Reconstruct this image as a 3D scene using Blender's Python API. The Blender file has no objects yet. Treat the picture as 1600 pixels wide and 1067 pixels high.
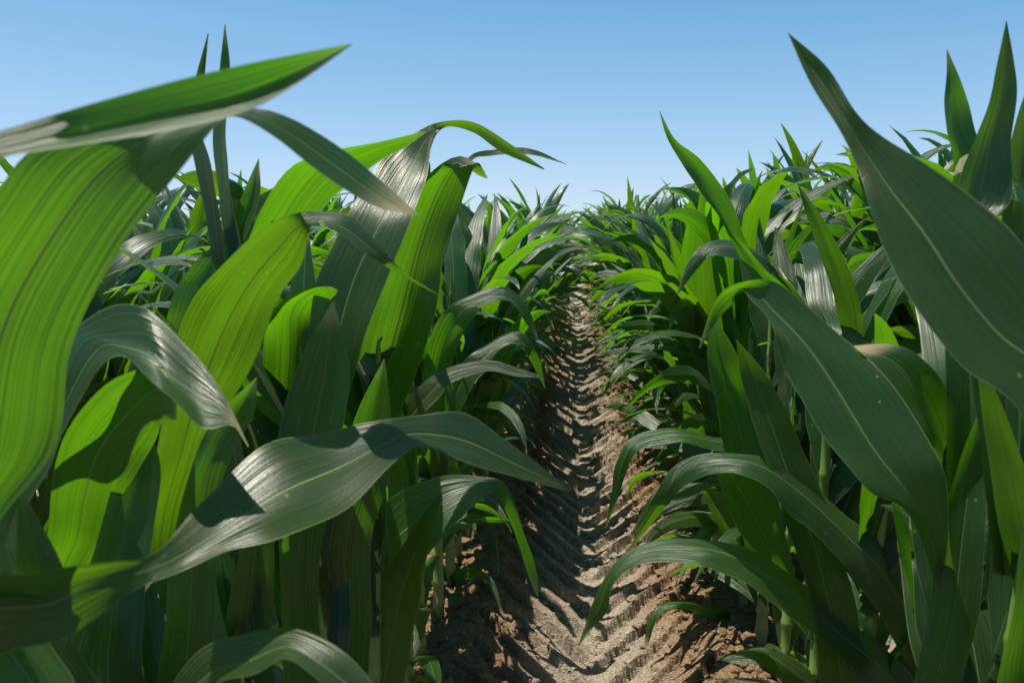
import bpy, math, random
import numpy as np
from mathutils import Vector, Matrix

# ------------------------------------------------------------------ camera, sky, sun, exposure
C = bpy.data.collections.new("corn_scene")
bpy.context.scene.collection.children.link(C)
S = bpy.context.scene
F = 28.0 / 36.0 * 1600.0
CAMH = 0.91
PHI = math.atan(163.0 / F)
PSI = math.atan(95.0 / F * math.cos(PHI))
cd = bpy.data.cameras.new("camera"); cam = bpy.data.objects.new("camera", cd); C.objects.link(cam)
cam.location = (0, 0, CAMH); cam.rotation_euler = (math.pi / 2 - PHI, 0, PSI)
cd.sensor_width = 36.0; cd.lens = 28.0; cd.clip_start = 0.02; cd.clip_end = 3000
cd.dof.use_dof = True; cd.dof.focus_distance = 1.7; cd.dof.aperture_fstop = 9.0
S.camera = cam
SUN_EL = math.radians(75); SUN_AZ = math.radians(-76)          # azimuth from +Y, negative = left
w = bpy.data.worlds.new("World"); S.world = w; w.use_nodes = True
nt = w.node_tree; bg = nt.nodes["Background"]
sky = nt.nodes.new("ShaderNodeTexSky"); sky.sky_type = 'NISHITA'; sky.sun_disc = False
sky.sun_elevation = SUN_EL; sky.sun_rotation = SUN_AZ
sky.air_density = 1.0; sky.dust_density = 0.7; sky.ozone_density = 2.4; sky.altitude = 2000
sepc = nt.nodes.new('ShaderNodeSeparateColor'); comc = nt.nodes.new('ShaderNodeCombineColor')   # clear, deep blue summer air
nt.links.new(sky.outputs[0], sepc.inputs[0]); nt.links.new(comc.outputs[0], bg.inputs[0])
for ci, (sc_, of_) in enumerate(((2.28, 0.13), (2.5, 0.35), (3.2, -0.17))):
    lg_ = nt.nodes.new('ShaderNodeMath'); lg_.operation = 'LOGARITHM'; lg_.inputs[1].default_value = math.e
    ml_ = nt.nodes.new('ShaderNodeMath'); ml_.operation = 'MULTIPLY_ADD'; ml_.inputs[1].default_value = sc_; ml_.inputs[2].default_value = of_
    lo_ = nt.nodes.new('ShaderNodeMath'); lo_.operation = 'MULTIPLY'; lo_.inputs[1].default_value = 0.4
    mx_ = nt.nodes.new('ShaderNodeMath'); mx_.operation = 'MAXIMUM'
    nt.links.new(sepc.outputs[ci], lg_.inputs[0]); nt.links.new(lg_.outputs[0], ml_.inputs[0]); nt.links.new(sepc.outputs[ci], lo_.inputs[0])
    nt.links.new(ml_.outputs[0], mx_.inputs[0]); nt.links.new(lo_.outputs[0], mx_.inputs[1]); nt.links.new(mx_.outputs[0], comc.inputs[ci])
bg.inputs[1].default_value = 0.096
sl = bpy.data.lights.new("sun", 'SUN'); sl.energy = 5.0; sl.angle = math.radians(0.5); sl.color = (1.0, 0.93, 0.80)
so = bpy.data.objects.new("sun", sl); C.objects.link(so)
sd = Vector((math.sin(SUN_AZ) * math.cos(SUN_EL), math.cos(SUN_AZ) * math.cos(SUN_EL), math.sin(SUN_EL)))
so.rotation_euler = sd.to_track_quat('Z', 'Y').to_euler(); so.location = (-3, 2, 6)
S.view_settings.view_transform = 'Standard'; S.view_settings.look = 'None'
S.view_settings.exposure = 0.7; S.view_settings.gamma = 1.0

rng = np.random.default_rng(11); random.seed(5)

# ------------------------------------------------------------------ projection helpers
fw = np.array([-math.sin(PSI) * math.cos(PHI), math.cos(PSI) * math.cos(PHI), -math.sin(PHI)])
rt = np.array([math.cos(PSI), math.sin(PSI), 0.0])
up = np.array([-math.sin(PSI) * math.sin(PHI), math.cos(PSI) * math.sin(PHI), math.cos(PHI)])
CAMP = np.array([0, 0, CAMH])
def at(px, py, Y):
    d = fw * F + rt * (px - 800.0) - up * (py - 533.5)
    return CAMP + d * (Y / d[1])
def proj(P):
    q = np.asarray(P) - CAMP
    z = np.maximum(q @ fw, 1e-3)
    return 800 + F * (q @ rt) / z, 533.5 - F * (q @ up) / z, q @ fw

# ------------------------------------------------------------------ numpy noise
def vnoise(x, y, seed=0):
    xi = np.floor(x).astype(np.int64); yi = np.floor(y).astype(np.int64)
    xf = x - xi; yf = y - yi
    xf = xf * xf * (3 - 2 * xf); yf = yf * yf * (3 - 2 * yf)
    def h(a, b):
        n = (a * 374761393 + b * 668265263 + seed * 1274126177) & 0xffffffff
        n = ((n ^ (n >> 13)) * 1274126177) & 0xffffffff
        return ((n ^ (n >> 16)) & 0xffff) / 65535.0
    return (h(xi, yi) * (1 - xf) + h(xi + 1, yi) * xf) * (1 - yf) + (h(xi, yi + 1) * (1 - xf) + h(xi + 1, yi + 1) * xf) * yf
def fbm(x, y, seed=0, o=4):
    s = 0; a = 0.5
    for i in range(o):
        s = s + a * vnoise(x * 2 ** i, y * 2 ** i, seed + i); a *= 0.5
    return s

# ------------------------------------------------------------------ materials
def newmat(name):
    m = bpy.data.materials.new(name); m.use_nodes = True
    t = m.node_tree; t.nodes.clear()
    return m, t, t.nodes, t.links
def N(ns, kind, **kw):
    n = ns.new(kind)
    for k, v in kw.items():
        if k == 'op': n.operation = v
        elif k == 'dt': n.data_type = v
        else: n.inputs[k].default_value = v
    return n
def math_(ns, ls, op, a, b=None, c=None):
    n = ns.new("ShaderNodeMath"); n.operation = op
    for i, v in enumerate((a, b, c)):
        if v is None: continue
        if isinstance(v, (int, float)): n.inputs[i].default_value = v
        else: ls.new(v, n.inputs[i])
    return n.outputs[0]
def mixc(ns, ls, fac, a, b, mode='MIX'):
    n = ns.new("ShaderNodeMix"); n.data_type = 'RGBA'; n.blend_type = mode
    for sock, v in ((n.inputs[0], fac), (n.inputs[6], a), (n.inputs[7], b)):
        if isinstance(v, (int, float)): sock.default_value = v
        elif isinstance(v, tuple): sock.default_value = (*v, 1)
        else: ls.new(v, sock)
    return n.outputs[2]
def sstep(ns, ls, x, a, b):
    n = ns.new("ShaderNodeMapRange"); n.interpolation_type = 'SMOOTHSTEP'
    ls.new(x, n.inputs[0]); n.inputs[1].default_value = a; n.inputs[2].default_value = b
    return n.outputs[0]

def leaf_material(name, base1, base2, trans1, trans2, tfac, rough):
    m, t, ns, ls = newmat(name)
    uv = ns.new("ShaderNodeUVMap"); sep = ns.new("ShaderNodeSeparateXYZ"); ls.new(uv.outputs[0], sep.inputs[0])
    u, v = sep.outputs[0], sep.outputs[1]
    oi = ns.new("ShaderNodeObjectInfo"); rnd = oi.outputs['Random']
    du = math_(ns, ls, 'ABSOLUTE', math_(ns, ls, 'SUBTRACT', u, 0.5))
    cmb = ns.new("ShaderNodeCombineXYZ")
    ls.new(math_(ns, ls, 'MULTIPLY', u, 64.0), cmb.inputs[0]); ls.new(math_(ns, ls, 'MULTIPLY', v, 0.4), cmb.inputs[1])
    ls.new(math_(ns, ls, 'MULTIPLY', rnd, 37.0), cmb.inputs[2])
    ve = N(ns, "ShaderNodeTexNoise", Scale=1.0, Detail=2.5, Roughness=0.6); ls.new(cmb.outputs[0], ve.inputs['Vector'])
    cmb2 = ns.new("ShaderNodeCombineXYZ")
    ls.new(math_(ns, ls, 'MULTIPLY', u, 17.0), cmb2.inputs[0]); ls.new(math_(ns, ls, 'MULTIPLY', v, 0.55), cmb2.inputs[1])
    ls.new(math_(ns, ls, 'MULTIPLY', rnd, 91.0), cmb2.inputs[2])
    vw = N(ns, "ShaderNodeTexNoise", Scale=1.0, Detail=1.5); ls.new(cmb2.outputs[0], vw.inputs['Vector'])
    tc = ns.new("ShaderNodeTexCoord")
    bl = N(ns, "ShaderNodeTexNoise", Scale=9.0, Detail=3.0); ls.new(tc.outputs['Object'], bl.inputs['Vector'])
    fine = N(ns, "ShaderNodeTexNoise", Scale=420.0, Detail=2.0); ls.new(tc.outputs['Object'], fine.inputs['Vector'])
    vein = sstep(ns, ls, ve.outputs[0], 0.34, 0.66)
    mid = math_(ns, ls, 'SUBTRACT', 1.0, sstep(ns, ls, du, 0.006, 0.018))
    edge = sstep(ns, ls, du, 0.482, 0.498)
    tip = math_(ns, ls, 'MULTIPLY', sstep(ns, ls, v, 0.935, 0.99), sstep(ns, ls, rnd, 0.2, 0.5))
    spots = sstep(ns, ls, fine.outputs[0], 0.70, 0.78)
    patch = sstep(ns, ls, bl.outputs[0], 0.3, 0.7)
    c = mixc(ns, ls, math_(ns, ls, 'MULTIPLY', vein, 0.7), base1, base2)
    c = mixc(ns, ls, math_(ns, ls, 'MULTIPLY', patch, 0.35), c, base2)
    hs = ns.new("ShaderNodeHueSaturation"); ls.new(c, hs.inputs['Color'])
    ls.new(math_(ns, ls, 'MULTIPLY_ADD', rnd, 0.03, 0.485), hs.inputs['Hue'])
    ls.new(math_(ns, ls, 'MULTIPLY_ADD', rnd, 0.4, 0.8), hs.inputs['Value']); hs.inputs['Saturation'].default_value = 1.0
    c = mixc(ns, ls, math_(ns, ls, 'MULTIPLY', mid, 0.65), hs.outputs[0], (0.20, 0.29, 0.10))
    c = mixc(ns, ls, math_(ns, ls, 'MULTIPLY', edge, 0.5), c, (0.24, 0.27, 0.12))
    c = mixc(ns, ls, tip, c, (0.38, 0.31, 0.17))
    c = mixc(ns, ls, math_(ns, ls, 'MULTIPLY', spots, 0.25), c, (0.22, 0.26, 0.12))
    fl = N(ns, "ShaderNodeTexVoronoi", Scale=62.0); ls.new(tc.outputs['Object'], fl.inputs['Vector'])
    fs = ns.new("ShaderNodeSeparateColor"); ls.new(fl.outputs[1], fs.inputs[0])
    fleck = math_(ns, ls, 'MULTIPLY', math_(ns, ls, 'SUBTRACT', 1.0, sstep(ns, ls, fl.outputs[0], 0.07, 0.13)), sstep(ns, ls, fs.outputs[0], 0.88, 0.95))
    c = mixc(ns, ls, math_(ns, ls, 'MULTIPLY', fleck, 0.6), c, (0.30, 0.32, 0.12))
    tr = mixc(ns, ls, math_(ns, ls, 'MULTIPLY', vein, 0.55), trans1, trans2)
    tr = mixc(ns, ls, math_(ns, ls, 'MULTIPLY', sstep(ns, ls, vw.outputs[0], 0.3, 0.7), 0.35), tr, trans2)
    hs2 = ns.new("ShaderNodeHueSaturation"); ls.new(tr, hs2.inputs['Color'])
    ls.new(math_(ns, ls, 'MULTIPLY_ADD', rnd, 0.022, 0.492), hs2.inputs['Hue'])
    ls.new(math_(ns, ls, 'MULTIPLY_ADD', rnd, 0.35, 0.82), hs2.inputs['Value'])
    tr = mixc(ns, ls, math_(ns, ls, 'MULTIPLY', mid, 0.6), hs2.outputs[0], (0.10, 0.16, 0.01))
    tr = mixc(ns, ls, math_(ns, ls, 'MULTIPLY', fleck, 0.5), tr, (0.45, 0.5, 0.08))
    # bump: parallel veins, wider pleats, raised midrib, fine grain
    h = math_(ns, ls, 'MULTIPLY_ADD', ve.outputs[0], 0.5, math_(ns, ls, 'MULTIPLY', vw.outputs[0], 0.8))
    h = math_(ns, ls, 'MULTIPLY_ADD', mid, -0.6, h)
    h = math_(ns, ls, 'MULTIPLY_ADD', fine.outputs[0], 0.06, h)
    bp = N(ns, "ShaderNodeBump", Strength=0.55, Distance=0.0045); ls.new(h, bp.inputs['Height'])
    pr = ns.new("ShaderNodeBsdfPrincipled"); ls.new(c, pr.inputs['Base Color']); ls.new(bp.outputs[0], pr.inputs['Normal'])
    ls.new(math_(ns, ls, 'MULTIPLY_ADD', bl.outputs[0], 0.16, rough - 0.08), pr.inputs['Roughness'])
    pr.inputs['IOR'].default_value = 1.5; pr.inputs['Specular IOR Level'].default_value = 0.62
    pr.inputs['Sheen Weight'].default_value = 0.05; pr.inputs['Sheen Roughness'].default_value = 0.4; pr.inputs['Sheen Tint'].default_value = (0.9, 1.0, 0.92, 1)
    trn = ns.new("ShaderNodeBsdfTranslucent"); ls.new(tr, trn.inputs[0]); ls.new(bp.outputs[0], trn.inputs[1])
    mx = ns.new("ShaderNodeMixShader"); mx.inputs[0].default_value = tfac
    ls.new(pr.outputs[0], mx.inputs[1]); ls.new(trn.outputs[0], mx.inputs[2])
    out = ns.new("ShaderNodeOutputMaterial"); ls.new(mx.outputs[0], out.inputs[0])
    return m
M_LEAF = leaf_material("corn_leaf", (0.011, 0.031, 0.006), (0.024, 0.056, 0.012), (0.14, 0.41, 0.003), (0.23, 0.57, 0.007), 0.34, 0.31)

def stalk_material():
    m, t, ns, ls = newmat("corn_stalk")
    tc = ns.new("ShaderNodeTexCoord"); mp = ns.new("ShaderNodeMapping"); mp.inputs['Scale'].default_value = (160, 160, 5)
    ls.new(tc.outputs['Object'], mp.inputs[0])
    n = N(ns, "ShaderNodeTexNoise", Scale=1.0, Detail=3.0); ls.new(mp.outputs[0], n.inputs['Vector'])
    sp = ns.new("ShaderNodeSeparateXYZ"); ls.new(tc.outputs['Object'], sp.inputs[0])
    c = mixc(ns, ls, n.outputs[0], (0.085, 0.17, 0.030), (0.20, 0.30, 0.07))
    c = mixc(ns, ls, math_(ns, ls, 'SUBTRACT', 1.0, sstep(ns, ls, sp.outputs[2], 0.0, 0.13)), c, (0.22, 0.22, 0.09))
    bp = N(ns, "ShaderNodeBump", Strength=0.3, Distance=0.002); ls.new(n.outputs[0], bp.inputs['Height'])
    pr = N(ns, "ShaderNodeBsdfPrincipled", Roughness=0.42); ls.new(c, pr.inputs['Base Color']); ls.new(bp.outputs[0], pr.inputs['Normal'])
    out = ns.new("ShaderNodeOutputMaterial"); ls.new(pr.outputs[0], out.inputs[0])
    return m
M_STALK = stalk_material()

XC = 0.065; SP = 0.75                                     # furrow centre, row spacing
def soil_material(name, clod=False):
    m, t, ns, ls = newmat(name)
    tc = ns.new("ShaderNodeTexCoord"); P = tc.outputs['Object']
    sp = ns.new("ShaderNodeSeparateXYZ"); ls.new(P, sp.inputs[0])
    n1 = N(ns, "ShaderNodeTexNoise", Scale=7.0, Detail=6.0, Roughness=0.65); ls.new(P, n1.inputs['Vector'])
    n2 = N(ns, "ShaderNodeTexNoise", Scale=70.0, Detail=6.0, Roughness=0.7); ls.new(P, n2.inputs['Vector'])
    n3 = N(ns, "ShaderNodeTexNoise", Scale=300.0, Detail=3.0, Roughness=0.7); ls.new(P, n3.inputs['Vector'])
    ph = math_(ns, ls, 'MULTIPLY', math_(ns, ls, 'SUBTRACT', sp.outputs[0], XC), 2 * math.pi / SP)
    rid = math_(ns, ls, 'COSINE', ph)                                   # +1 furrow, -1 ridge
    rid = math_(ns, ls, 'ADD', rid, math_(ns, ls, 'MULTIPLY', math_(ns, ls, 'SUBTRACT', n1.outputs[0], 0.5), 1.6))
    fur = sstep(ns, ls, rid, -0.25, 0.75)
    c = mixc(ns, ls, fur, (0.37, 0.215, 0.115), (0.56, 0.485, 0.385))
    c = mixc(ns, ls, sstep(ns, ls, n2.outputs[0], 0.35, 0.7), mixc(ns, ls, 0.5, c, (0.22, 0.145, 0.09)), c)
    c = mixc(ns, ls, math_(ns, ls, 'MULTIPLY', sstep(ns, ls, n3.outputs[0], 0.45, 0.75), 0.45), c, (0.45, 0.36, 0.27))
    vo = N(ns, "ShaderNodeTexVoronoi", Scale=26.0); vo.feature = 'DISTANCE_TO_EDGE'
    wv = ns.new("ShaderNodeVectorMath"); wv.operation = 'MULTIPLY_ADD'
    ls.new(n2.outputs[1], wv.inputs[0]); wv.inputs[1].default_value = (0.03, 0.03, 0.03); ls.new(P, wv.inputs[2])
    ls.new(wv.outputs[0], vo.inputs['Vector'])
    crack = math_(ns, ls, 'MULTIPLY', math_(ns, ls, 'SUBTRACT', 1.0, sstep(ns, ls, vo.outputs[0], 0.0, 0.07)), math_(ns, ls, 'MULTIPLY', fur, sstep(ns, ls, n1.outputs[0], 0.42, 0.6)))
    if clod: crack = math_(ns, ls, 'MULTIPLY', crack, 0.0)
    c = mixc(ns, ls, math_(ns, ls, 'MULTIPLY', crack, 0.35), c, (0.07, 0.045, 0.03))
    v1 = N(ns, "ShaderNodeTexVoronoi", Scale=85.0, Randomness=1.0); ls.new(wv.outputs[0], v1.inputs['Vector'])
    v2 = N(ns, "ShaderNodeTexVoronoi", Scale=210.0); ls.new(P, v2.inputs['Vector'])
    crumb = math_(ns, ls, 'ADD', math_(ns, ls, 'MULTIPLY', v1.outputs[0], -1.0), math_(ns, ls, 'MULTIPLY', v2.outputs[0], -0.5))
    c = mixc(ns, ls, math_(ns, ls, 'MULTIPLY', v1.outputs[1], 0.25), c, mixc(ns, ls, 0.5, c, (0.5, 0.42, 0.33)))
    h = math_(ns, ls, 'ADD', crumb, math_(ns, ls, 'MULTIPLY_ADD', n2.outputs[0], 1.0, math_(ns, ls, 'MULTIPLY', n3.outputs[0], 0.4)))
    h = math_(ns, ls, 'MULTIPLY_ADD', crack, -0.35, h)
    bp = N(ns, "ShaderNodeBump", Strength=1.0, Distance=0.011); ls.new(h, bp.inputs['Height'])
    pr = N(ns, "ShaderNodeBsdfPrincipled", Roughness=0.95); ls.new(c, pr.inputs['Base Color']); ls.new(bp.outputs[0], pr.inputs['Normal'])
    pr.inputs['Specular IOR Level'].default_value = 0.15
    out = ns.new("ShaderNodeOutputMaterial"); ls.new(pr.outputs[0], out.inputs[0])
    return m
M_SOIL = soil_material("soil"); M_CLOD = soil_material("soil_clod", True)

# ------------------------------------------------------------------ mesh helpers
def mesh_from(name, V, Fq, mat, UV=None, smooth=True, mats=None, midx=None):
    me = bpy.data.meshes.new(name)
    V = np.asarray(V, np.float32); Fq = np.asarray(Fq, np.int32); k = Fq.shape[1]
    me.vertices.add(len(V)); me.vertices.foreach_set("co", V.ravel())
    me.loops.add(Fq.size); me.loops.foreach_set("vertex_index", Fq.ravel())
    me.polygons.add(len(Fq)); me.polygons.foreach_set("loop_start", np.arange(0, Fq.size, k, dtype=np.int32))
    me.polygons.foreach_set("loop_total", np.full(len(Fq), k, np.int32))
    if smooth: me.polygons.foreach_set("use_smooth", np.ones(len(Fq), bool))
    for mm in (mats or [mat]): me.materials.append(mm)
    if midx is not None: me.polygons.foreach_set("material_index", np.asarray(midx, np.int32))
    if UV is not None:
        l = me.uv_layers.new(name="UVMap"); l.data.foreach_set("uv", np.asarray(UV, np.float32)[Fq.ravel()].ravel())
    me.update(calc_edges=True)
    return me
def link(name, me, parent=None):
    o = bpy.data.objects.new(name, me); C.objects.link(o)
    if parent is not None: o.parent = parent
    return o
def catmull(P, M):
    """resample rows of P (n,d) to M samples, chord-length parameter on the 3 first dims"""
    P = np.asarray(P, float); n = len(P)
    Q = np.vstack([2 * P[0] - P[1], P, 2 * P[-1] - P[-2]])
    mid = (P[:, :3] + P[:, 3:6]) / 2 if P.shape[1] >= 6 else P[:, :3]
    d = np.concatenate([[0], np.cumsum(np.maximum(np.linalg.norm(np.diff(mid, axis=0), axis=1), 1e-4))]); d /= d[-1]
    t = np.linspace(0, 1, M); i = np.clip(np.searchsorted(d, t, side='right') - 1, 0, n - 2)
    s = ((t - d[i]) / (d[i + 1] - d[i]))[:, None]
    p0, p1, p2, p3 = Q[i], Q[i + 1], Q[i + 2], Q[i + 3]
    return 0.5 * (2 * p1 + (p2 - p0) * s + (2 * p0 - 5 * p1 + 4 * p2 - p3) * s * s + (3 * p1 - p0 - 3 * p2 + p3) * s ** 3)

def blade(A, B, K, fold, ruffle, seed, freq=5.0):
    """leaf surface between the edge curves A and B (M,3): K columns, folded at the midrib, rippled margins"""
    r = np.random.default_rng(seed)
    M = len(A); W = B - A; wl = np.linalg.norm(W, axis=1, keepdims=True)
    mid = (A + B) / 2; T = np.gradient(mid, axis=0); T /= np.maximum(np.linalg.norm(T, axis=1, keepdims=True), 1e-9)
    Nn = np.cross(W / np.maximum(wl, 1e-9), T); Nn /= np.maximum(np.linalg.norm(Nn, axis=1, keepdims=True), 1e-9)
    t = np.linspace(0, 1, M)[:, None]; u = np.linspace(0, 1, K)[None, :]; e = np.abs(2 * u - 1)
    L = np.linalg.norm(np.diff(mid, axis=0), axis=1).sum()
    fo = fold if np.ndim(fold) else np.full(M, fold)
    off = fo[:, None] * (e ** 1.25 - 1) * wl / 2
    sgn = np.where(u < 0.5, 0, 1)
    ph = r.uniform(0, 6.28, 4); fr = freq * (0.8 + 0.5 * r.random(4)) * L / 0.6
    wave = np.where(sgn == 0, np.sin(6.28 * fr[0] * t + ph[0]) + 0.6 * np.sin(6.28 * fr[1] * 1.9 * t + ph[1]),
                    np.sin(6.28 * fr[2] * t + ph[2]) + 0.6 * np.sin(6.28 * fr[3] * 1.9 * t + ph[3]))
    off = off + ruffle * wl * e ** 1.6 * wave * np.sin(np.pi * np.clip(t * 1.02, 0, 1)) ** 0.6
    off = off + 0.07 * wl * (vnoise(u * 3.5 + seed % 97 + 0 * t, t * L * 16 + 0 * u, seed % 1000) - 0.5) * np.sin(np.pi * np.clip(t, 0, 1)) ** 0.5
    P = A[:, None, :] + W[:, None, :] * u[..., None] + Nn[:, None, :] * off[..., None]
    UV = np.stack(np.broadcast_arrays(u + 0 * t, t + 0 * u), -1)
    idx = np.arange(M * K).reshape(M, K)
    Fq = np.stack([idx[:-1, :-1], idx[:-1, 1:], idx[1:, 1:], idx[1:, :-1]], -1).reshape(-1, 4)
    return P.reshape(-1, 3), Fq, UV.reshape(-1, 2)

def wprof(t):
    s = np.clip(t / 0.32, 0, 1); s = s * s * (3 - 2 * s)
    return (0.52 + 0.48 * s) * np.clip(1 - t ** 2.6, 0, 1) ** 0.95

def generic_leaf(r, base, az, L, W, th0, th1, pw, roll, twist, M, K, ruffle, side=0.0, fold0=1.1, fold1=0.22):
    t = np.linspace(0, 1, M); s = t * L
    th = th0 + (th1 - th0) * t ** pw
    az_t = az + side * t ** 1.5
    dirs = np.stack([np.sin(th) * np.cos(az_t), np.sin(th) * np.sin(az_t), np.cos(th)], 1)
    mid = np.asarray(base) + np.concatenate([[np.zeros(3)], np.cumsum((dirs[1:] + dirs[:-1]) / 2 * (L / (M - 1)), axis=0)])
    hz = np.stack([-np.sin(az_t), np.cos(az_t), 0 * t], 1)
    nn = np.cross(dirs, hz)
    a = roll * np.clip(t / 0.3, 0, 1) + twist * t ** 1.3
    wv = hz * np.cos(a)[:, None] + nn * np.sin(a)[:, None]
    ww = (W * wprof(t) / 2)[:, None]
    A = mid - wv * ww; B = mid + wv * ww
    fold = fold1 + (fold0 - fold1) * np.clip(1 - t / 0.35, 0, 1) ** 1.5
    # folding narrows the blade: pull edges in
    fs = 1 / np.sqrt(1 + fold ** 2)
    A = mid - wv * ww * fs[:, None]; B = mid + wv * ww * fs[:, None]
    return blade(A, B, K, fold, ruffle, int(r.integers(1 << 30)))

def stalk_geo(r, H, rad, nodes, seg=10, lean=(0, 0)):
    zs, rs = [], []
    zs.append(-0.04); rs.append(rad * 1.05)
    for z in nodes:
        for dz, k in ((-0.012, 1.0), (-0.004, 1.18), (0.002, 1.2), (0.008, 1.02)):
            zz = z + dz; base = rad * (1 - 0.55 * np.clip(zz / H, 0, 1)); zs.append(zz); rs.append(base * k)
    zs.append(H); rs.append(rad * 0.35); zs.append(H + 0.05); rs.append(0.001)
    o = np.argsort(zs); zs = np.array(zs)[o]; rs = np.array(rs)[o]
    a = np.linspace(0, 2 * math.pi, seg, endpoint=False)
    cx = lean[0] * (zs / H) ** 2; cy = lean[1] * (zs / H) ** 2
    V = np.stack([cx[:, None] + rs[:, None] * np.cos(a), cy[:, None] + rs[:, None] * np.sin(a) * 0.92, zs[:, None] + 0 * a], -1)
    idx = np.arange(len(zs) * seg).reshape(len(zs), seg); j = np.roll(idx, -1, 1)
    Fq = np.stack([idx[:-1], j[:-1], j[1:], idx[1:]], -1).reshape(-1, 4)
    return V.reshape(-1, 3), Fq, np.zeros((len(zs) * seg, 2)) + 0.3

def plant_geo(seed, M=26, K=7, full=True, reach=.40):
    """list of (kind, V, F, UV) in plant coordinates: leaves mostly across the row (local +-X)"""
    r = np.random.default_rng(seed)
    H = r.uniform(0.68, 0.78); rad = r.uniform(0.0115, 0.0145)
    n = 14 if full else 9
    hs = np.concatenate([[0.03, 0.065, 0.105], np.linspace(0.15, H - 0.03, n - 3)]) + r.normal(0, 0.008, n)
    lean = r.normal(0, 0.02, 2)
    out = [('stalk',) + stalk_geo(r, H, rad, hs, 10 if full else 5, lean)]
    plane = r.normal(0, 0.45)
    for i, h in enumerate(hs):
        f = i / (n - 1); az = plane + math.pi * (i % 2) + r.normal(0, 0.28)
        ruf = r.uniform(0.03, 0.08)
        if i < 3: L, W, t0, t1, pw = r.uniform(.28, .44), r.uniform(.030, .046), r.uniform(.4, .8), r.uniform(1.8, 2.6), 0.9
        elif i < n - 3:
            L = r.uniform(.58, .82) * (0.72 + 0.28 * math.sin(math.pi * min(1, f + 0.1))); W = r.uniform(.070, .098)
            t0 = r.uniform(.2, .42); t1 = r.choice([r.uniform(2.0, 2.7), r.uniform(.7, 1.7)], p=[.5, .5]); pw = r.uniform(1.1, 3.0)
        elif i < n - 1:
            L, W, t0, t1, pw = r.uniform(.46, .62), r.uniform(.062, .085), r.uniform(.12, .3), r.uniform(.7, 2.3), r.uniform(1.3, 2.4)
        else:
            L, W, t0, t1, pw = r.uniform(.30, .42), r.uniform(.05, .068), r.uniform(.0, .12), r.choice([r.uniform(.1, .35), r.uniform(.6, 1.9)]), 2.2
        b = (lean[0] * (h / H) ** 2, lean[1] * (h / H) ** 2, h)
        top = i >= n - 2
        ra, rb, rc, rd = r.normal(0, 0.35), r.normal(0, 0.9 if not top else .5), r.normal(0, .45), r.uniform(.12, .35)
        lim = reach * r.uniform(.8, 1.1)
        for q in range(7):
            lf = generic_leaf(r, b, az, L, W, t0, t1, pw, ra, rb, M, K, ruf, side=rc, fold0=1.6 if top else 1.2, fold1=0.4 if top else rd)
            if np.abs(lf[0][:, 0]).max() < lim: break
            L *= .93; t0 *= .82; t1 *= .95; pw *= 1.12
        out.append(('leaf',) + lf)
    return out

# ------------------------------------------------------------------ ground: one sheet, ridges, furrows, wheel lugs
def gh(x, y, detail=True):
    d = x - XC
    k = np.round(d / SP); dx = d - k * SP                      # distance from the nearest furrow centre
    a = np.abs(dx) / (SP / 2)                                  # 0 furrow .. 1 ridge
    a = np.clip(a + 0.06 * (fbm(x * 3, y * 3, 7) - 0.47), 0, 1)
    z = -0.125 * (1 - np.clip((a - 0.06) / 0.70, 0, 1) ** 1.15)
    z = z - 0.012 * np.clip((a - 0.82) / 0.18, 0, 1) ** 2
    far = 1 / (1 + np.maximum(y - 9, 0) * 0.15)
    if detail:
        s = 0.122
        ph = (y - np.abs(dx) * 0.9 + 0.012 * np.sin(y * 5.3)) / s + 0.34 * (fbm(x * 9, y * 9, 3) - 0.5)
        p = ph - np.floor(ph)
        lug = np.where(p < 0.06, p / 0.06, 1 - (p - 0.06) / 0.94)
        env = np.clip((0.92 - a) / 0.3, 0, 1) * np.clip(a / 0.10, 0.35, 1) * np.where(np.abs(k) < 0.5, 1, 0.4)
        z = z + (lug - 0.5) * 0.034 * env * np.clip(0.15 + 1.75 * fbm(x * 9, y * 9, 21), .2, 1.4)
        cl = fbm(x * 22, y * 22, 5, 3); cl2 = np.abs(fbm(x * 42, y * 42, 9, 2) - 0.38) * 2
        amp = 0.55 + 0.45 * np.clip((a - 0.5) / 0.35, 0, 1)
        z = z + amp * (0.030 * (cl - 0.44) + 0.014 * (0.25 - cl2)) * far
    return z
def axis(spec):
    out = [spec[0][0]]
    for lo, hi, st in spec:
        n = max(1, int(round((hi - lo) / st))); out += list(np.linspace(lo, hi, n + 1)[1:])
    return np.array(out)
gx = axis([(-900, -60, 60), (-60, -10, 2), (-10, -2.5, .125), (-2.5, -.62, .03), (-.62, .72, .0085), (.72, 2.5, .03), (2.5, 10, .125), (10, 60, 2), (60, 900, 60)])
gy = axis([(-30, -2, 2), (-2, 1.1, .08), (1.1, 1.5, .02), (1.5, 3.2, .0062), (3.2, 5.2, .0095), (5.2, 9, .018), (9, 20, .08), (20, 60, 1.0), (60, 1500, 60)])
GX, GY = np.meshgrid(gx, gy); GZ = gh(GX, GY)
idx = np.arange(GX.size).reshape(GX.shape)
Fq = np.stack([idx[:-1, :-1], idx[:-1, 1:], idx[1:, 1:], idx[1:, :-1]], -1).reshape(-1, 4)
g = link("ground", mesh_from("ground", np.stack([GX, GY, GZ], -1).reshape(-1, 3), Fq, M_SOIL)); g['kind'] = 'structure'
cx_ = GX.ravel()[Fq[:, 0]]; cy_ = GY.ravel()[Fq[:, 0]]
g.data.polygons.foreach_set('use_smooth', ~((cx_ > -.62) & (cx_ < .72) & (cy_ > 1.4) & (cy_ < 9)))      # crisp lug edges and crumbs up close
g['label'] = 'ridged brown field soil with a pale wheel-marked furrow'

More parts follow.
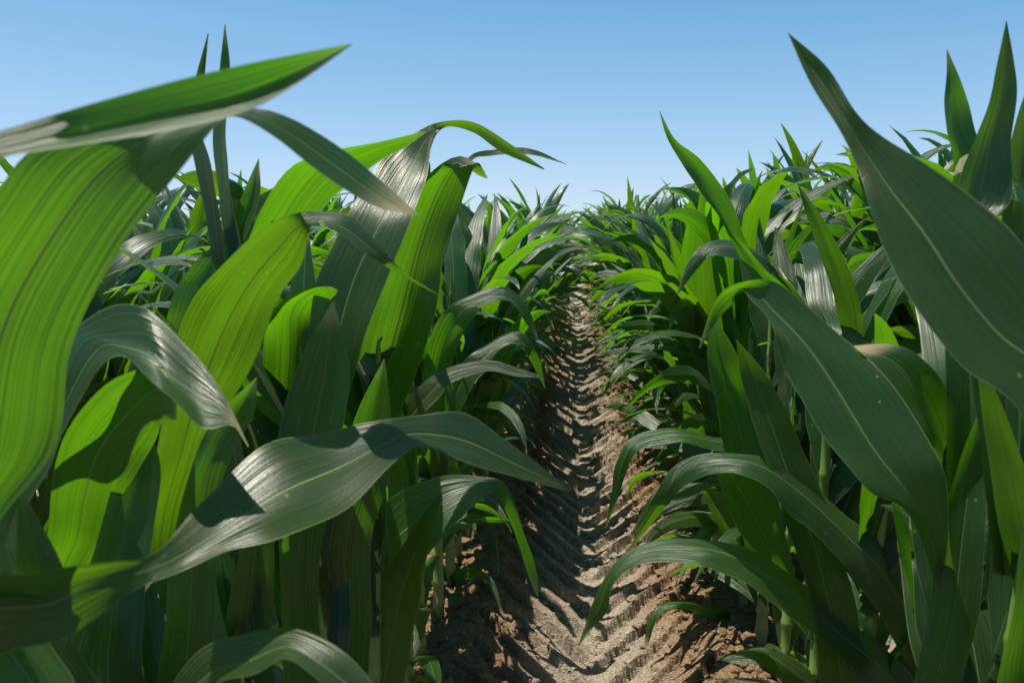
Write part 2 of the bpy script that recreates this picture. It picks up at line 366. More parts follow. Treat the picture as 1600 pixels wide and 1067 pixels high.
def clods():
    r = np.random.default_rng(77)
    import bmesh
    bm = bmesh.new(); bmesh.ops.create_icosphere(bm, subdivisions=2, radius=1)
    v0 = np.array([v.co[:] for v in bm.verts]); f0 = np.array([[v.index for v in f.verts] for f in bm.faces]); bm.free()
    n = 6500
    y = 1.5 + 4.8 * r.random(n) ** 1.7; rowx = np.where(r.random(n) < .5, -0.31, 0.44)
    x = np.where(r.random(n) < 0.85, rowx + r.normal(0, 0.12, n), r.uniform(-.4, .55, n))
    sz = np.clip(np.exp(r.normal(math.log(0.0048), 0.5, n)), .002, .02)
    z = gh(x, y)
    V = []
    for i in range(n):
        q = v0 * (1 + 0.95 * (vnoise(v0[:, 0] * 1.7 + i * 3.1, v0[:, 1] * 1.7 + v0[:, 2] * 2.3, i) - 0.5)[:, None])
        q = q * np.array([r.uniform(.8, 1.4), r.uniform(.8, 1.4), r.uniform(.55, .9)]) * sz[i]
        a = r.uniform(0, 6.28); c, s = math.cos(a), math.sin(a)
        q = np.stack([q[:, 0] * c - q[:, 1] * s, q[:, 0] * s + q[:, 1] * c, q[:, 2]], 1)
        V.append(q + np.array([x[i], y[i], z[i] + sz[i] * 0.25]))
    Fa = (f0[None] + (np.arange(n) * len(v0))[:, None, None]).reshape(-1, 3)
    o = link("soil_clods", mesh_from("soil_clods", np.concatenate(V), Fa, M_CLOD)); o['kind'] = 'stuff'
    o['label'] = 'small loose clods of dry soil scattered on the ridges'
clods()

# ------------------------------------------------------------------ hero plants: leaves seen individually
GROUPS = {'left': 'corn plants in the row left of the furrow', 'right': 'corn plants in the row right of the furrow'}
def plant_root(x, y, label, group, rz=0, sc=1.0):
    z = float(gh(np.array([x]), np.array([y]), False)[0])
    o = bpy.data.objects.new("corn_plant", None); C.objects.link(o); o.location = (x, y, z); o.rotation_euler = (0, 0, rz)
    o.scale = (sc,) * 3; o.empty_display_size = 0.1
    o['label'] = label; o['category'] = 'corn plant'; o['group'] = group
    return o
ZB = np.full((68, 102), 1e9)
def cells(P):
    px, py, d = proj(P); i = np.floor(px / 16).astype(int); j = np.floor(py / 16).astype(int)
    ok = (i >= 0) & (i < 102) & (j >= 0) & (j < 68) & (d > 0)
    return i[ok], j[ok], d[ok]
def splat(P):
    i, j, d = cells(P); np.minimum.at(ZB, (j, i), d)
def covers(P):
    i, j, d = cells(P)
    return 0 if len(d) == 0 else (d < ZB[j, i] - 0.005)[ZB[j, i] < 1e8].sum() / len(P)
def hero_leaf(root, st, fold=0.25, ruffle=0.02, attach=0.10, K=13, M=64, seed=1):
    """st: stations (ax, ay, bx, by, Y[, dY]) : the two margins read off the photograph at world distance Y, B lying dY beyond A"""
    rows = []
    for s in st:
        ax, ay, bx, by, Y = s[:5]; dY = s[5] if len(s) > 5 else 0
        rows.append(np.concatenate([at(ax, ay, Y - dY / 2), at(bx, by, Y + dY / 2)]))
    rows = np.array(rows); loc = np.array(root.location)
    if attach is not None:
        m = (rows[0, :3] + rows[0, 3:]) / 2
        zb = min(max(loc[2] + 0.04, m[2] - attach), loc[2] + root['_h'] - 0.02)
        wdir = rows[0, 3:] - rows[0, :3]; wdir = wdir / np.linalg.norm(wdir) * 0.018
        c = np.array([loc[0], loc[1], zb])
        rows = np.vstack([np.concatenate([c - wdir, c + wdir]), rows])
    R = catmull(rows, M)
    A, B = R[:, :3] - loc, R[:, 3:6] - loc
    V, Fq, UV = blade(A, B, K, fold, ruffle, seed, 3.0)
    splat(V + loc)
    return link("leaf", mesh_from("leaf", V, Fq, M_LEAF, UV), root)
def hero_stalk(root, H, rad, nodes, seed):
    r = np.random.default_rng(seed)
    V, Fq, UV = stalk_geo(r, H, rad, nodes, 14, r.normal(0, .012, 2))
    link("stalk", mesh_from("stalk", V, Fq, M_STALK, UV), root)

XL, XR = -0.31, 0.44
SKY = np.array([(0, 285), (280, 275), (430, 330), (560, 330), (700, 330), (800, 345), (900, 362), (960, 355), (1080, 320), (1240, 285), (1350, 260), (1600, 240)], float)
SOIL = [(790, 1067), (825, 800), (862, 620), (880, 500), (882, 440), (893, 390), (905, 390), (914, 450), (922, 560), (960, 740), (1000, 880), (1045, 1067)]
def inpoly(px, py, poly):
    c = np.zeros(px.shape, bool); j = len(poly) - 1
    for i in range(len(poly)):
        xi, yi = poly[i]; xj, yj = poly[j]
        c ^= ((yi > py) != (yj > py)) & (px < (xj - xi) * (py - yi) / (yj - yi + 1e-9) + xi); j = i
    return c
def bad(P, ycut, near):
    px, py, d = proj(P)
    q = (py < np.interp(px, SKY[:, 0], SKY[:, 1]) - ycut) & (px > -50) & (px < 1650)
    return (q | inpoly(px, py, SOIL) | (d < near)).mean()
CORR = np.array([(200, 870, 905), (420, 830, 925), (560, 790, 960), (700, 760, 1010), (850, 690, 1090), (1067, 620, 1170), (1400, 560, 1230)], float)
def fill(root, seed, near, n=None, minh=0.0, maxh=9):
    """ordinary leaves of a hero plant, kept only where the photograph has leaves to show"""
    loc = np.array(root.location); cnt = 0; left = loc[0] < 0; r = np.random.default_rng(seed + 500)
    maxh = min(maxh, root['_h'] - .02); out = math.pi if left else 0.0
    for k in range(800):
        h = r.uniform(0.05, maxh); f = h / maxh
        if r.random() < 0.75:
            x = generic_leaf(r, (0, 0, h), out + r.uniform(-1.9, 1.9), r.uniform(.3, .55), r.uniform(.06, .09), r.uniform(.08, .4), r.uniform(.5, 2.2), r.uniform(1.1, 2.2),
                             r.normal(0, .6), r.normal(0, .8), 30, 9, r.uniform(.02, .05), side=r.normal(0, .4), fold0=1.3, fold1=r.uniform(.12, .4))
        else:
            x = generic_leaf(r, (0, 0, h), r.uniform(0, 6.28), r.uniform(.25, .45), r.uniform(.035, .055), r.uniform(.4, .8), r.uniform(1.7, 2.5), 1.0,
                             r.normal(0, .4), r.normal(0, .8), 26, 7, r.uniform(.03, .06), side=r.normal(0, .4))
        P = x[0] + loc
        if bad(P, 0, near) > 0.01: continue
        px, py, d = proj(P); lim = np.interp(py, CORR[:, 0], CORR[:, 1 if left else 2])
        slack = 130 * max(0, 1.6 - loc[1])                      # near plants stay well out of the gap
        if ((px > lim - slack) if left else (px < lim + slack)).mean() > 0.06: continue
        if covers(P) > 0.06: continue
        cnt += 1
        link("leaf", mesh_from("leaf", x[0], x[1], M_LEAF, x[2]), root)
        if cnt >= (n or 18): return

LP = {}; FILL = []
def hp(key, side, y, label, seed, H=0.74, near=0.6, filler=True, maxh=9, n=None):
    x = XL if side == 'left' else XR
    x += np.random.default_rng(seed).normal(0, 0.008)
    r = plant_root(x, y, label, GROUPS[side]); LP[key] = r
    hero_stalk(r, H, 0.0135, [q for q in (0.04, 0.09, .16, .25, .34, .43, .52, .60, .67) if q < H - .04], seed)
    r['_h'] = H; FILL.append((r, seed, near, n, 0, maxh))
    return r
# left row
hp('L0', 'left', .27, 'nearest corn plant at the left edge, its long folded leaf pointing across the sky', 1, H=.5, near=.36, maxh=.45)
hp('LA', 'left', .48, 'near left corn plant with the broad sunlit leaf filling the left side', 2, H=.5, near=.42, maxh=.5)
hp('LB', 'left', .62, 'left corn plant with a grey drooping leaf in front of the bright one', 3, H=.36, near=.5, maxh=.5)
hp('LC', 'left', .75, 'left corn plant whose bright green leaf arches over into a grey hanging tip', 4, H=.42, near=.6)
hp('LD', 'left', .95, 'left corn plant with a silvery leaf ending in a thin green arch against the sky', 5, near=.85, maxh=.6)
hp('LE', 'left', 1.14, 'left corn plant with a broad dark leaf bent over at a pale flap', 6, near=1.0)
hp('LF', 'left', 1.42, 'left corn plant with a low leaf arching toward the furrow behind the broad striped leaf', 7, near=1.2, n=11)
hp('LG', 'left', 1.62, 'left corn plant with a light green leaf curling down halfway up its row', 8, near=1.4, n=9)
hp('LH', 'left', 1.82, 'left corn plant with a grey leaf hanging over the furrow edge', 9, near=1.5, n=8)
hp('LI', 'left', 2.02, 'left corn plant with a thick bare lower stalk rooted in the sunlit ridge', 10, near=1.7, n=6)
P = LP
# long folded leaf over the sky
hero_leaf(P['L0'], [(-90,232,-90,300,.36,-.012),(0,206,0,248,.37,-.013),(130,166,120,226,.385,-.014),(250,131,250,208,.40,-.014),(370,104,370,180,.42,-.012),(460,86,455,138,.44,-.006),(552,68,550,70,.46)], fold=.55, ruffle=.018, seed=11)
hero_leaf(P['L0'], [(-120,880,-120,960,.42),(0,893,0,938,.45,-.02),(60,908,60,937,.47,-.015),(118,930,117,932,.49)], fold=.3, ruffle=0.020, seed=12)
# broad sunlit leaf
hero_leaf(P['LA'], [(-140,960,-20,920,.47,.03),(-165,720,86,700,.47,.04),(-120,500,112,540,.46,.04),(-10,310,190,385,.455,.03),(70,225,285,262,.46,.02),(230,188,340,196,.475,.0),(375,168,372,185,.495,-.02),(450,182,430,216,.52,-.02),(540,236,498,268,.54,-.035),(605,290,585,322,.55,-.025),(656,338,654,338,.56)], fold=.12, ruffle=0.018, seed=13, M=90, K=17)
# sweeping lower leaf
hero_leaf(P['LA'], [(-60,950,-25,1070,.43,.02),(60,893,108,995,.47,.02),(170,877,200,928,.52,.01),(243,862,258,902,.56,-.01),(310,790,350,868,.60,-.05),(400,703,440,842,.64,-.09),(500,672,545,785,.69,-.09),(600,656,630,712,.74,-.03),(655,648,665,698,.77,-.04),(730,646,730,723,.80,-.05),(800,695,800,744,.83,-.03),(893,764,890,768,.86)], fold=.16, ruffle=0.028, seed=14, M=90, K=17, attach=.05)
# grey drooping leaf
hero_leaf(P['LB'], [(-10,900,50,900,.66),(30,730,85,715,.68),(72,620,140,600,.70,.0),(98,525,180,556,.70,-.05),(160,489,220,580,.68,-.08),(230,485,268,628,.66,-.08),(300,548,318,668,.65,-.05),(350,618,362,664,.64,-.02),(389,697,387,698,.63)], fold=.2, ruffle=0.041, seed=15, M=80)
hero_leaf(P['LB'], [(80,980,140,980,.72,.03),(78,810,168,850,.71,.04),(95,690,205,745,.70,.05),(155,612,240,695,.69,.05),(215,578,252,662,.68,.04),(255,572,268,656,.68,.03),(272,640,276,656,.66)], fold=.2, ruffle=0.068, seed=16)
hero_leaf(P['LD'], [(378,600,398,600,0.85),(368,450,388,450,0.87),(346,330,368,330,0.89,-.02),(332,225,352,225,0.91,-.02),(342,120,360,118,0.92),(351,38,352,38,0.93)], fold=.22, ruffle=0.05, seed=17)
hero_leaf(P['LC'], [(340,560,360,560,0.86),(330,400,352,400,0.87),(308,270,330,270,0.88,-.02),(295,205,315,208,0.89,-.02),(304,130,319,132,0.90),(325,52,326,53,0.91)], fold=.22, ruffle=0.060, seed=18)
# bright arching leaf
hero_leaf(P['LC'], [(225,900,290,910,.80,.03),(242,720,325,700,.79,.05),(280,520,385,590,.775,.05),(335,428,430,480,.76,.05),(400,362,470,415,.75,.04),(450,336,480,375,.745,.02),(492,331,492,348,.745,-.03),(545,335,530,368,.75,-.04),(590,378,572,397,.76,-.02),(630,424,615,424,.77,.01),(686,461,684,461,.77)], fold=.12, ruffle=0.041, seed=19, M=80, K=15)
hero_leaf(P['LC'], [(300,560,372,570,.92,.03),(352,440,440,430,.91,.05),(405,335,505,330,.895,.05),(455,262,560,275,.885,.05),(520,236,600,248,.88,.04),(590,222,640,226,.88,.02),(665,205,665,207,.88)], fold=.25, ruffle=0.041, seed=20)
hero_leaf(P['LB'], [(255,1150,290,1150,.60),(300,1030,330,1075,.58,-.04),(380,993,395,1055,.565,-.055),(450,976,445,1028,.56,-.055),(515,1003,495,1060,.55,-.05),(565,1045,542,1100,.545,-.03),(610,1110,600,1122,.54)], fold=.2, ruffle=.04, seed=21)
hero_leaf(P['LC'], [(245,660,300,680,.86),(265,480,335,470,.87),(300,420,380,380,.88),(350,360,405,300,.89),(404,248,405,248,.90)], fold=.25, ruffle=0.041, seed=22)
# silvery leaf with thin arch
hero_leaf(P['LD'], [(475,680,530,690,.95),(480,560,560,560,.94),(495,440,600,450,.96,.01),(550,325,640,345,1.00,-.015),(605,242,665,285,1.07,-.04),(655,203,675,225,1.10,-.02),(700,189,697,199,1.11,.01),(745,193,740,208,1.10,.02),(795,224,785,238,1.08,.02),(851,264,849,265,1.06)], fold=.22, ruffle=0.030, seed=23, M=80, K=15)
hero_leaf(P['LD'], [(405,760,460,770,.98),(410,620,475,640,.97),(411,540,485,560,.96),(425,485,495,500,.95,.05),(460,458,510,475,.94,.05),(500,448,526,458,.93,.02),(528,452,527,456,.92)], fold=.3, ruffle=0.041, seed=24)
hero_leaf(P['LD'], [(310,560,350,560,1.05),(345,380,385,400,1.05),(355,290,400,330,1.05),(340,270,372,312,1.04,.05),(300,268,330,305,1.03,.04),(276,278,277,280,1.02)], fold=.3, ruffle=0.041, seed=25)
# broad dark leaf
hero_leaf(P['LE'], [(520,760,570,770,1.18),(530,640,640,610,1.16),(560,500,680,490,1.14),(608,392,692,400,1.13,.02),(640,310,716,332,1.12,.03),(682,262,738,268,1.11,.02),(715,244,748,254,1.12,-.03),(740,252,762,278,1.13,-.03),(760,276,760,277,1.13)], fold=.42, ruffle=0.041, seed=26)
hero_leaf(P['LE'], [(400,1010,450,1030,1.16),(460,960,520,985,1.17,-.03),(545,860,590,910,1.18,-.05),(600,785,655,872,1.19,-.05),(680,746,705,825,1.21,-.05),(745,742,745,785,1.23,-.04),(790,757,775,775,1.25,-.02),(818,830,803,830,1.27,.0),(838,890,824,895,1.28),(841,932,839,932,1.28)], fold=.2, ruffle=0.041, seed=27, M=80)
hero_leaf(P['LE'], [(640,430,680,440,1.25),(690,330,715,335,1.3),(728,250,735,255,1.38,-.02),(770,234,768,243,1.44,-.03),(830,233,828,242,1.48,-.02),(886,257,885,257,1.52)], fold=.3, ruffle=0.020, seed=28)
hero_leaf(P['LF'], [(590,720,620,730,1.42),(618,655,650,665,1.42,-.02),(655,605,690,612,1.43,-.03),(700,574,705,600,1.44,-.03),(765,563,760,580,1.45,-.03),(810,575,805,588,1.46,-.02),(852,590,850,591,1.47)], fold=.25, ruffle=0.061, seed=29)
hero_leaf(P['LF'], [(560,420,590,430,1.42),(620,330,650,340,1.42),(650,270,672,275,1.42),(658,240,668,240,1.42),(666,224,667,225,1.42)], fold=.7, ruffle=0.041, seed=30)
hero_leaf(P['LG'], [(650,640,690,640,1.62),(668,540,715,540,1.62),(698,482,745,490,1.62),(750,456,765,475,1.63,-.04),(795,452,795,472,1.65,-.05),(826,482,812,490,1.67,-.02),(842,533,841,534,1.68)], fold=.25, ruffle=0.061, seed=31)
hero_leaf(P['LH'], [(690,620,720,640,1.82),(725,565,750,585,1.84,-.02),(775,528,785,545,1.86,-.04),(815,520,812,538,1.88,-.04),(842,560,828,562,1.9),(852,606,851,606,1.92)], fold=.25, ruffle=0.061, seed=32)
hero_leaf(P['LI'], [(690,915,710,915,2.02),(712,892,728,905,1.98,-.03),(745,888,750,902,1.94,-.04),(770,905,765,915,1.9,-.02),(788,962,786,963,1.86)], fold=.25, ruffle=0.101, seed=33, attach=.04)
hero_leaf(P['LI'], [(690,1000,705,1005,1.97),(705,985,720,1002,1.9,-.03),(750,985,748,1000,1.84,-.04),(785,1008,775,1015,1.8,-.02),(822,1040,821,1041,1.78)], fold=.25, ruffle=0.101, seed=34, attach=.03)
# right row
hp('QA', 'right', .60, 'nearest right corn plant with the huge dark leaf rising across the right side', 41, H=.5, near=.36, maxh=.45)
hp('QB', 'right', .80, 'right corn plant with tall pointed leaves in the top corner of the field', 42, H=.6, near=.7, maxh=.5)
hp('QC', 'right', .90, 'right corn plant with a broad leaf arched over to a split light green tip', 43, H=.6, near=.8, maxh=.55)
hp('QD', 'right', 1.18, 'right corn plant with low dark leaves arching far over the furrow', 44, H=.6, near=.95, maxh=.6)
hp('QE', 'right', 1.36, 'right corn plant with an upright pale blade beside the broad arched leaf', 45, near=1.2)
hp('QF', 'right', 1.54, 'right corn plant with a slender leaf slanting up into the sky', 46, near=1.4)
hp('QG', 'right', 1.74, 'right corn plant with a curved leaf hanging its tip into the furrow', 47, near=1.5)
hp('QH', 'right', 1.94, 'right corn plant with a short low leaf curling onto the soil', 48, near=1.7)
hero_leaf(P['QA'], [(1640,900,1760,800,.57),(1600,660,1720,560,.57,.0),(1500,572,1650,450,.58,.015),(1430,482,1585,368,.59,.02),(1385,390,1510,302,.61,.02),(1358,318,1435,250,.63,.02),(1338,258,1372,208,.65,.01),(1312,204,1335,172,.66,.0),(1266,130,1292,105,.68,.0),(1230,50,1233,53,.69)], fold=.34, ruffle=0.024, seed=51, M=90, K=17)
hero_leaf(P['QC'], [(1470,960,1500,950,.86),(1425,812,1486,860,.83,.01),(1355,765,1478,755,.82,.01),(1293,690,1448,688,.83,.02),(1243,600,1400,610,.85,.03),(1205,512,1340,542,.87,.05),(1172,466,1265,484,.89,.05),(1156,455,1205,441,.90,.03),(1142,478,1152,442,.89,-.02),(1122,500,1118,470,.87,-.01),(1093,545,1092,543,.84)], fold=.26, ruffle=0.032, seed=52, M=90, K=17)
hero_leaf(P['QC'], [(1530,1060,1575,1050,.99),(1505,880,1560,920,.97),(1478,780,1530,800,.95,.02),(1445,700,1510,690,.93,.03),(1408,620,1475,600,.92,.04),(1370,570,1430,552,.91,.04),(1345,550,1385,538,.91,.04),(1332,542,1334,540,.92)], fold=.18, ruffle=0.041, seed=53, M=70)
hero_leaf(P['QB'], [(1590,950,1640,940,.80),(1560,820,1625,800,.79),(1540,690,1598,720,.78),(1530,600,1560,620,.77),(1528,566,1530,567,.77)], fold=.2, ruffle=0.030, seed=54)
hero_leaf(P['QB'], [(1500,400,1540,420,.84),(1498,290,1580,310,.85),(1520,225,1580,230,.86),(1545,160,1589,150,.86),(1558,100,1584,95,.86),(1572,33,1573,33,.86)], fold=.3, ruffle=0.041, seed=55)
hero_leaf(P['QC'], [(1480,380,1510,390,.93),(1492,260,1545,270,.93),(1478,205,1524,205,.93,.02),(1474,165,1515,165,.93,.02),(1479,120,1501,125,.93),(1479,78,1480,78,.93)], fold=.2, ruffle=0.061, seed=56)
hero_leaf(P['QB'], [(1560,420,1600,430,.88),(1575,260,1625,280,.88),(1590,180,1640,180,.88),(1620,100,1621,100,.88)], fold=.4, ruffle=0.041, seed=57)
hero_leaf(P['QB'], [(1600,350,1600,380,.86,-.02),(1560,270,1580,310,.88,-.04),(1525,242,1535,280,.89,-.04),(1500,248,1505,268,.9,-.03),(1490,275,1489,276,.9)], fold=.2, ruffle=0.041, seed=58)
hero_leaf(P['QD'], [(1430,1080,1400,1120,1.16,-.0),(1380,1010,1350,1062,1.15,-.03),(1310,962,1285,1000,1.15,-.03),(1240,898,1215,948,1.14,-.05),(1160,856,1145,902,1.14,-.06),(1080,841,1078,880,1.14,-.06),(1010,848,1005,882,1.14,-.05),(960,880,962,908,1.14,-.03),(930,932,948,955,1.14,-.01),(915,975,928,978,1.14),(904,1006,906,1007,1.14)][0:11], fold=.18, ruffle=0.028, seed=59, M=90, K=15)
hero_leaf(P['QD'], [(1450,1060,1430,1080,1.18),(1440,950,1400,1010,1.17,-.02),(1400,870,1355,930,1.16,-.04),(1330,810,1295,860,1.16,-.05),(1260,752,1235,800,1.16,-.06),(1190,714,1180,750,1.16,-.06),(1110,708,1118,738,1.17,-.05),(1055,728,1072,758,1.19,-.03),(1022,775,1038,795,1.2),(984,857,986,858,1.22)], fold=.2, ruffle=0.041, seed=60, M=90, K=15)
hero_leaf(P['QE'], [(1345,680,1375,690,1.36),(1322,560,1352,560,1.34),(1302,460,1346,490,1.32),(1280,395,1328,425,1.31),(1258,330,1292,352,1.3),(1245,284,1246,285,1.3)], fold=.25, ruffle=0.024, seed=61)
hero_leaf(P['QF'], [(1240,600,1275,610,1.53),(1205,490,1250,480,1.52),(1160,410,1195,420,1.5),(1130,352,1168,385,1.48,.02),(1090,292,1140,310,1.46,.02),(1065,255,1095,250,1.45),(1042,215,1055,218,1.44),(1030,174,1031,174,1.43)], fold=.25, ruffle=0.041, seed=62, M=70)
hero_leaf(P['QF'], [(1240,480,1265,490,1.54),(1185,400,1215,425,1.53,-.0),(1145,378,1150,405,1.52,-.05),(1100,382,1112,400,1.5,-.03),(1075,410,1092,418,1.49),(1058,458,1060,459,1.48)], fold=.25, ruffle=0.041, seed=63)
hero_leaf(P['QG'], [(1210,790,1225,810,1.73),(1170,700,1180,722,1.72,-.03),(1110,680,1112,702,1.7,-.05),(1050,669,1050,692,1.68,-.05),(990,682,996,706,1.67,-.03),(962,725,978,740,1.66),(955,775,966,778,1.65),(945,825,947,825,1.65)], fold=.2, ruffle=0.041, seed=64, M=70)
hero_leaf(P['QG'], [(1150,880,1170,900,1.74),(1110,800,1150,810,1.72,-.02),(1090,760,1130,760,1.71,-.04),(1060,752,1070,776,1.7,-.04),(1020,770,1030,790,1.7,-.02),(985,835,987,836,1.7)], fold=.2, ruffle=0.061, seed=65)
hero_leaf(P['QH'], [(1190,1010,1180,1025,1.92),(1150,960,1140,985,1.88,-.03),(1110,948,1100,962,1.84,-.04),(1050,938,1052,950,1.8,-.04),(1018,960,1028,965,1.78,-.02),(1007,1000,1015,1000,1.77),(1010,1014,1011,1014,1.76)], fold=.2, ruffle=0.081, seed=66, attach=.03)
hero_leaf(P['QD'], [(1250,920,1235,935,1.2),(1200,880,1240,900,1.18),(1150,820,1225,820,1.17,.03),(1125,760,1190,760,1.16,.04),(1122,735,1160,728,1.16,.03),(1130,722,1140,722,1.16)], fold=.2, ruffle=0.041, seed=67)
hero_leaf(P['QE'], [(1330,1090,1310,1100,1.36),(1270,1050,1240,1075,1.34,-.03),(1205,1012,1190,1042,1.33,-.05),(1150,1018,1145,1036,1.33,-.04),(1125,1030,1126,1031,1.33)], fold=.2, ruffle=0.061, seed=68, attach=.02)
hero_leaf(P['QC'], [(1440,1090,1480,1090,.99),(1425,950,1470,960,.98),(1405,860,1440,870,.97),(1395,795,1410,800,.97),(1392,770,1393,770,.97)], fold=.3, ruffle=0.041, seed=69)
HERO_END = {'left': 2.2, 'right': 2.12}

hero_leaf(P['LB'], [(250,1120,330,1120,.66),(258,980,335,980,.67,.02),(265,880,340,870,.68,.02),(290,760,350,740,.69,.02),(330,660,395,650,.70),(400,590,402,590,.70)], fold=0.3, ruffle=.03, seed=80)
hero_leaf(P['LC'], [(345,1120,430,1120,.78),(352,980,425,980,.78,.03),(372,880,428,880,.79,.03),(380,800,425,800,.8,.02),(410,740,411,740,.8)], fold=0.25, ruffle=.03, seed=81)
hero_leaf(P['LC'], [(440,1120,500,1120,.86),(438,900,498,900,.87,.02),(430,760,520,760,.87,.02),(440,650,540,640,.88),(470,560,545,560,.89),(520,470,521,470,.9)], fold=0.3, ruffle=.03, seed=82)
hero_leaf(P['LD'], [(500,1120,565,1120,.99),(505,980,580,980,1.0,.02),(505,860,580,850,1.01,.03),(530,740,610,730,1.02,.03),(560,640,610,640,1.03,.02),(600,560,601,560,1.04)], fold=0.3, ruffle=.03, seed=83)
hero_leaf(P['LA'], [(-60,1120,80,1120,.53),(-10,980,110,980,.54,.02),(20,900,100,890,.55,.02),(30,760,31,760,.56)], fold=0.25, ruffle=.03, seed=84)
hero_leaf(P['LB'], [(110,1120,240,1120,.66),(120,960,225,950,.69,.02),(150,850,240,830,.72,.03),(180,740,250,720,.74,.02),(205,640,206,640,.75)], fold=0.25, ruffle=.03, seed=85)
hero_leaf(P['LE'], [(560,1120,620,1120,1.13),(575,990,650,970,1.13,-.02),(600,905,665,880,1.13,-.03),(645,825,682,805,1.13,-.02),(690,770,691,770,1.13)], fold=0.25, ruffle=.03, seed=86)
hero_leaf(P['QA'], [(1560,1120,1680,1120,.66),(1590,900,1690,900,.67,.02),(1610,760,1690,760,.68),(1660,640,1661,640,.7)], fold=0.25, ruffle=.03, seed=88)
hero_leaf(P['QD'], [(1290,1120,1360,1120,1.14),(1270,960,1340,960,1.15,.02),(1230,820,1300,810,1.16,.03),(1190,700,1250,690,1.18,.02),(1160,600,1200,590,1.2),(1150,530,1151,530,1.2)], fold=0.25, ruffle=.03, seed=89)
hero_leaf(P['QE'], [(1180,900,1230,890,1.38),(1150,780,1215,770,1.38,.02),(1120,640,1180,630,1.4,.03),(1105,560,1150,550,1.4),(1110,490,1112,490,1.4)], fold=0.25, ruffle=.03, seed=90)
hero_leaf(P['QB'], [(1430,1120,1500,1120,.82),(1450,960,1530,960,.83,-.02),(1470,830,1540,820,.84,-.02),(1500,720,1545,700,.85),(1530,640,1531,640,.85)], fold=0.25, ruffle=.03, seed=91)
for a in FILL: fill(*a)
for r in LP.values(): del r['_h']

# ------------------------------------------------------------------ the other plants
VAR = [plant_geo(1000 + i) for i in range(14)]
VMESH = [[(k, mesh_from(k, V, Fq, M_LEAF if k == 'leaf' else M_STALK, UV), V) for k, V, Fq, UV in v] for v in VAR]
def joined(geo, name):
    Vs, Fs, Us, Ms = [], [], [], []; o = 0
    for k, V, Fq, UV in geo:
        Vs.append(V); Fs.append(Fq + o); Us.append(UV); Ms.append(np.full(len(Fq), 0 if k == 'leaf' else 1)); o += len(V)
    return np.concatenate(Vs), np.concatenate(Fs), np.concatenate(Us), np.concatenate(Ms)
JMESH = []
for i in range(14):
    V, Fq, UV, Mi = joined(plant_geo(1000 + i, 18, 5, reach=.52), "corn_plant")
    JMESH.append(mesh_from("corn_plant", V, Fq, None, UV, mats=[M_LEAF, M_STALK], midx=Mi))
PR = np.random.default_rng(42)
LOWL = []
for i in range(24):
    q = np.random.default_rng(700 + i)
    V, Fq, UV = generic_leaf(q, (0, 0, 0), 0.0, q.uniform(.32, .56), q.uniform(.036, .06), q.uniform(.45, .95), q.uniform(1.9, 2.8), q.uniform(.8, 1.4), q.normal(0, .3), q.normal(0, .8), 24, 7, q.uniform(.03, .08), side=q.normal(0, .5))
    LOWL.append((mesh_from("leaf", V, Fq, M_LEAF, UV), V))
def xform(V, x, y, z, rz, sc):
    c, s = math.cos(rz) * sc, math.sin(rz) * sc
    return np.stack([V[:, 0] * c - V[:, 1] * s + x, V[:, 0] * s + V[:, 1] * c + y, V[:, 2] * sc + z], 1)
def rise(x): return float(np.interp(x, [-6, -1.06, -.31, .44, 1.2, 1.95, 6], [1.06, 1.09, 1.13, 1.16, 1.28, 1.35, 1.38]))      # the crop stands taller to the right
def parted(x, y, label, group, near=0.6):
    sc = PR.uniform(.84, 1.09) * rise(x); best = None
    for k in range(8):
        vi = int(PR.integers(14)); rz = PR.normal(0, .3) + (math.pi if PR.random() < .5 else 0)
        z = float(gh(np.array([x]), np.array([y]), False)[0])
        b = [bad(xform(V, x, y, z, rz, sc), 40, near) > (0.02 if y < 3.2 else 0.06) for kd, m, V in VMESH[vi]]
        if best is None or sum(b) < best[0]: best = (sum(b), vi, rz, b)
        if best[0] == 0: break
    _, vi, rz, b = best
    r = plant_root(x, y, label, group, rz, sc)
    for (kd, m, V), bb in zip(VMESH[vi], b):
        if kd == 'leaf' and bb: continue
        link(kd, m, r)
    if abs(x - XC) < .6:
        inw = 0.0 if x < XC else math.pi
        for k in range(15):
            m, V = LOWL[int(PR.integers(24))]; h = PR.uniform(.06, .55); az = inw + PR.normal(0, 1.2); q = PR.uniform(.8, 1.1)
            W_ = xform(V, x, y, float(r.location.z) + h * sc, az, q * sc)
            if k > 11 or bad(W_, 40, near) > .02: continue
            o = link("leaf", m, r); o.location = (0, 0, h); o.rotation_euler = (0, 0, az - rz); o.scale = (q,) * 3
for key in ('LE', 'LF', 'LG', 'LH', 'LI', 'QD', 'QE', 'QF', 'QG', 'QH'):           # low drooping leaves at the feet of the near plants
    r = LP[key]; x, y, z = r.location; got = 0
    for k in range(60):
        m, V = LOWL[int(PR.integers(24))]; h = PR.uniform(.04, .34); az = (0.0 if x < XC else math.pi) + PR.normal(0, 1.1); q = PR.uniform(.55, .95)
        P = xform(V, x, y, z + h, az, q)
        if bad(P, 0, 1.2) > .01 or covers(P) > .05 or P[:, 1].min() < 1.0: continue
        o = link("leaf", m, r); o.location = (0, 0, h); o.rotation_euler = (0, 0, az); o.scale = (q,) * 3; got += 1
        if got > 6: break
def single(x, y, label, group):
    o = link("corn_plant", JMESH[int(PR.integers(14))])
    o.location = (x, y, float(gh(np.array([x]), np.array([y]), False)[0])); sc = PR.uniform(.84, 1.08) * rise(x); o.scale = (sc,) * 3
    o.rotation_euler = (PR.normal(0, .03), PR.normal(0, .03), PR.normal(0, .35) + (math.pi if PR.random() < .5 else 0))
    o['label'] = label; o['category'] = 'corn plant'; o['group'] = group
def jx(): return PR.normal(0, .012)
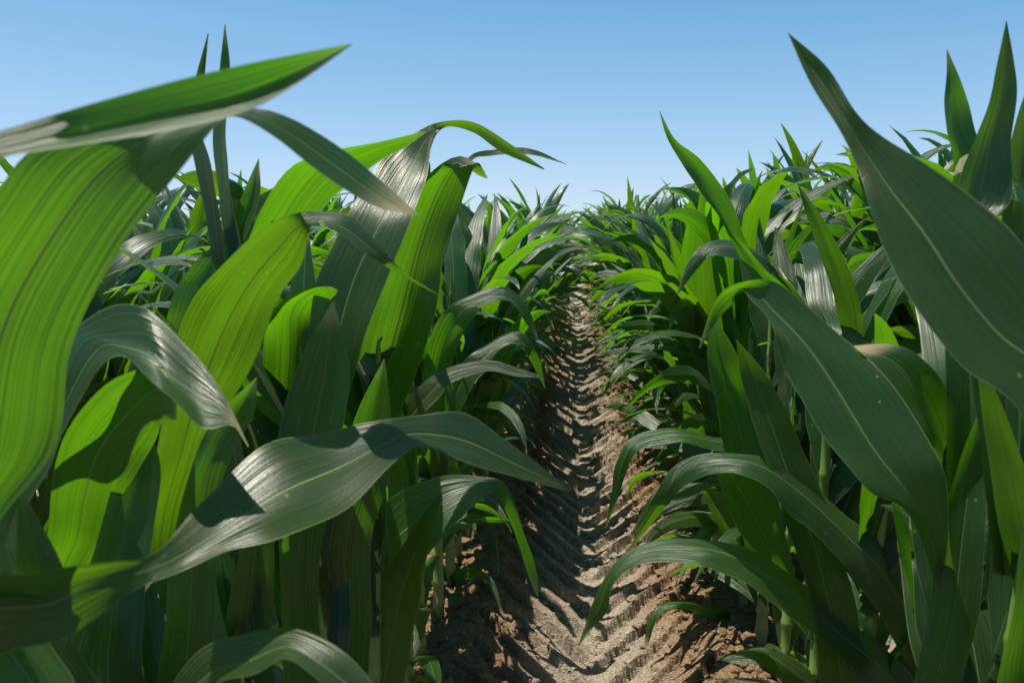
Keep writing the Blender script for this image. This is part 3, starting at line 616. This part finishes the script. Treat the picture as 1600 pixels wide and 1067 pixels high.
ORD = ['first', 'second', 'third', 'fourth', 'fifth', 'sixth', 'seventh', 'eighth', 'ninth', 'tenth', 'eleventh', 'twelfth']
for side, X in (('left', XL), ('right', XR)):
    y0 = HERO_END[side]; i = 0; y = y0
    while y < 5.6:
        if i < 12: lab = f"green corn plant on the {side} edge of the furrow, {ORD[i]} beyond the large near leaves"
        else: lab = f"leafy corn plant standing farther along the {side} edge of the bare furrow"
        parted(X + jx(), y, lab, GROUPS[side] if i < 12 else f'farther corn plants along the {side} edge of the furrow')
        y += PR.uniform(.14, .19); i += 1
    while y < 12.5:
        single(X + jx(), y, f"small distant corn plant closing in on the {side} of the furrow's far end", f'distant corn plants in the row {side} of the furrow')
        y += PR.uniform(.15, .19)
for side, X, d in (('left', XL - SP, -1), ('right', XR + SP, 1)):
    y = .55
    while y < 3.6:
        parted(X + jx(), y, f"corn plant of the second row on the {side}, glimpsed between the front row's leaves", f'corn plants of the second row on the {side}', .9)
        y += PR.uniform(.11, .16)
    while y < 6.5:
        single(X + jx(), y, f"farther corn plant of the second row on the {side}, its tips above the front row", f'farther corn plants of the second row on the {side}')
        y += PR.uniform(.16, .2)
    y = .7
    while y < 4.2:
        single(X + d * SP + jx(), y, f"corn plant of the third row on the {side}, mostly hidden behind two rows", f'corn plants of the third row on the {side}')
        y += PR.uniform(.16, .2)
# everything beyond: one mass
LOW = [joined(plant_geo(2000 + i, 9, 3, False, .6), "") for i in range(10)]
Vs, Fs, Us, Ms = [], [], [], []; off = 0
for k in range(-16, 17):
    X = XC + SP / 2 + (k - 1) * SP if k <= 0 else XR + (k - 1) * SP
    n = abs(k) + 1 if k <= 0 else k
    ys = 12.5 if n == 1 else 6.5 if n == 2 else 4.2 if n == 3 else .8 + (n - 3) * .35
    ye = 34 if n <= 3 else 20 if n < 9 else 26
    y = ys
    while y < ye:
        V, Fq, UV, Mi = LOW[int(PR.integers(10))]
        Vs.append(xform(V, X + jx() * 2, y, float(gh(np.array([X]), np.array([y]), False)[0]), PR.uniform(0, 6.28), PR.uniform(.84, 1.1) * rise(X)))
        Fs.append(Fq + off); Us.append(UV); Ms.append(Mi); off += len(V)
        y += PR.uniform(.15, .21) * (1 if y < 14 else 1.5)
o = link("corn_field", mesh_from("corn_field", np.concatenate(Vs), np.concatenate(Fs), None, np.concatenate(Us), mats=[M_LEAF, M_STALK], midx=np.concatenate(Ms)))
o['kind'] = 'stuff'; o['label'] = 'mass of green corn stretching to the horizon'
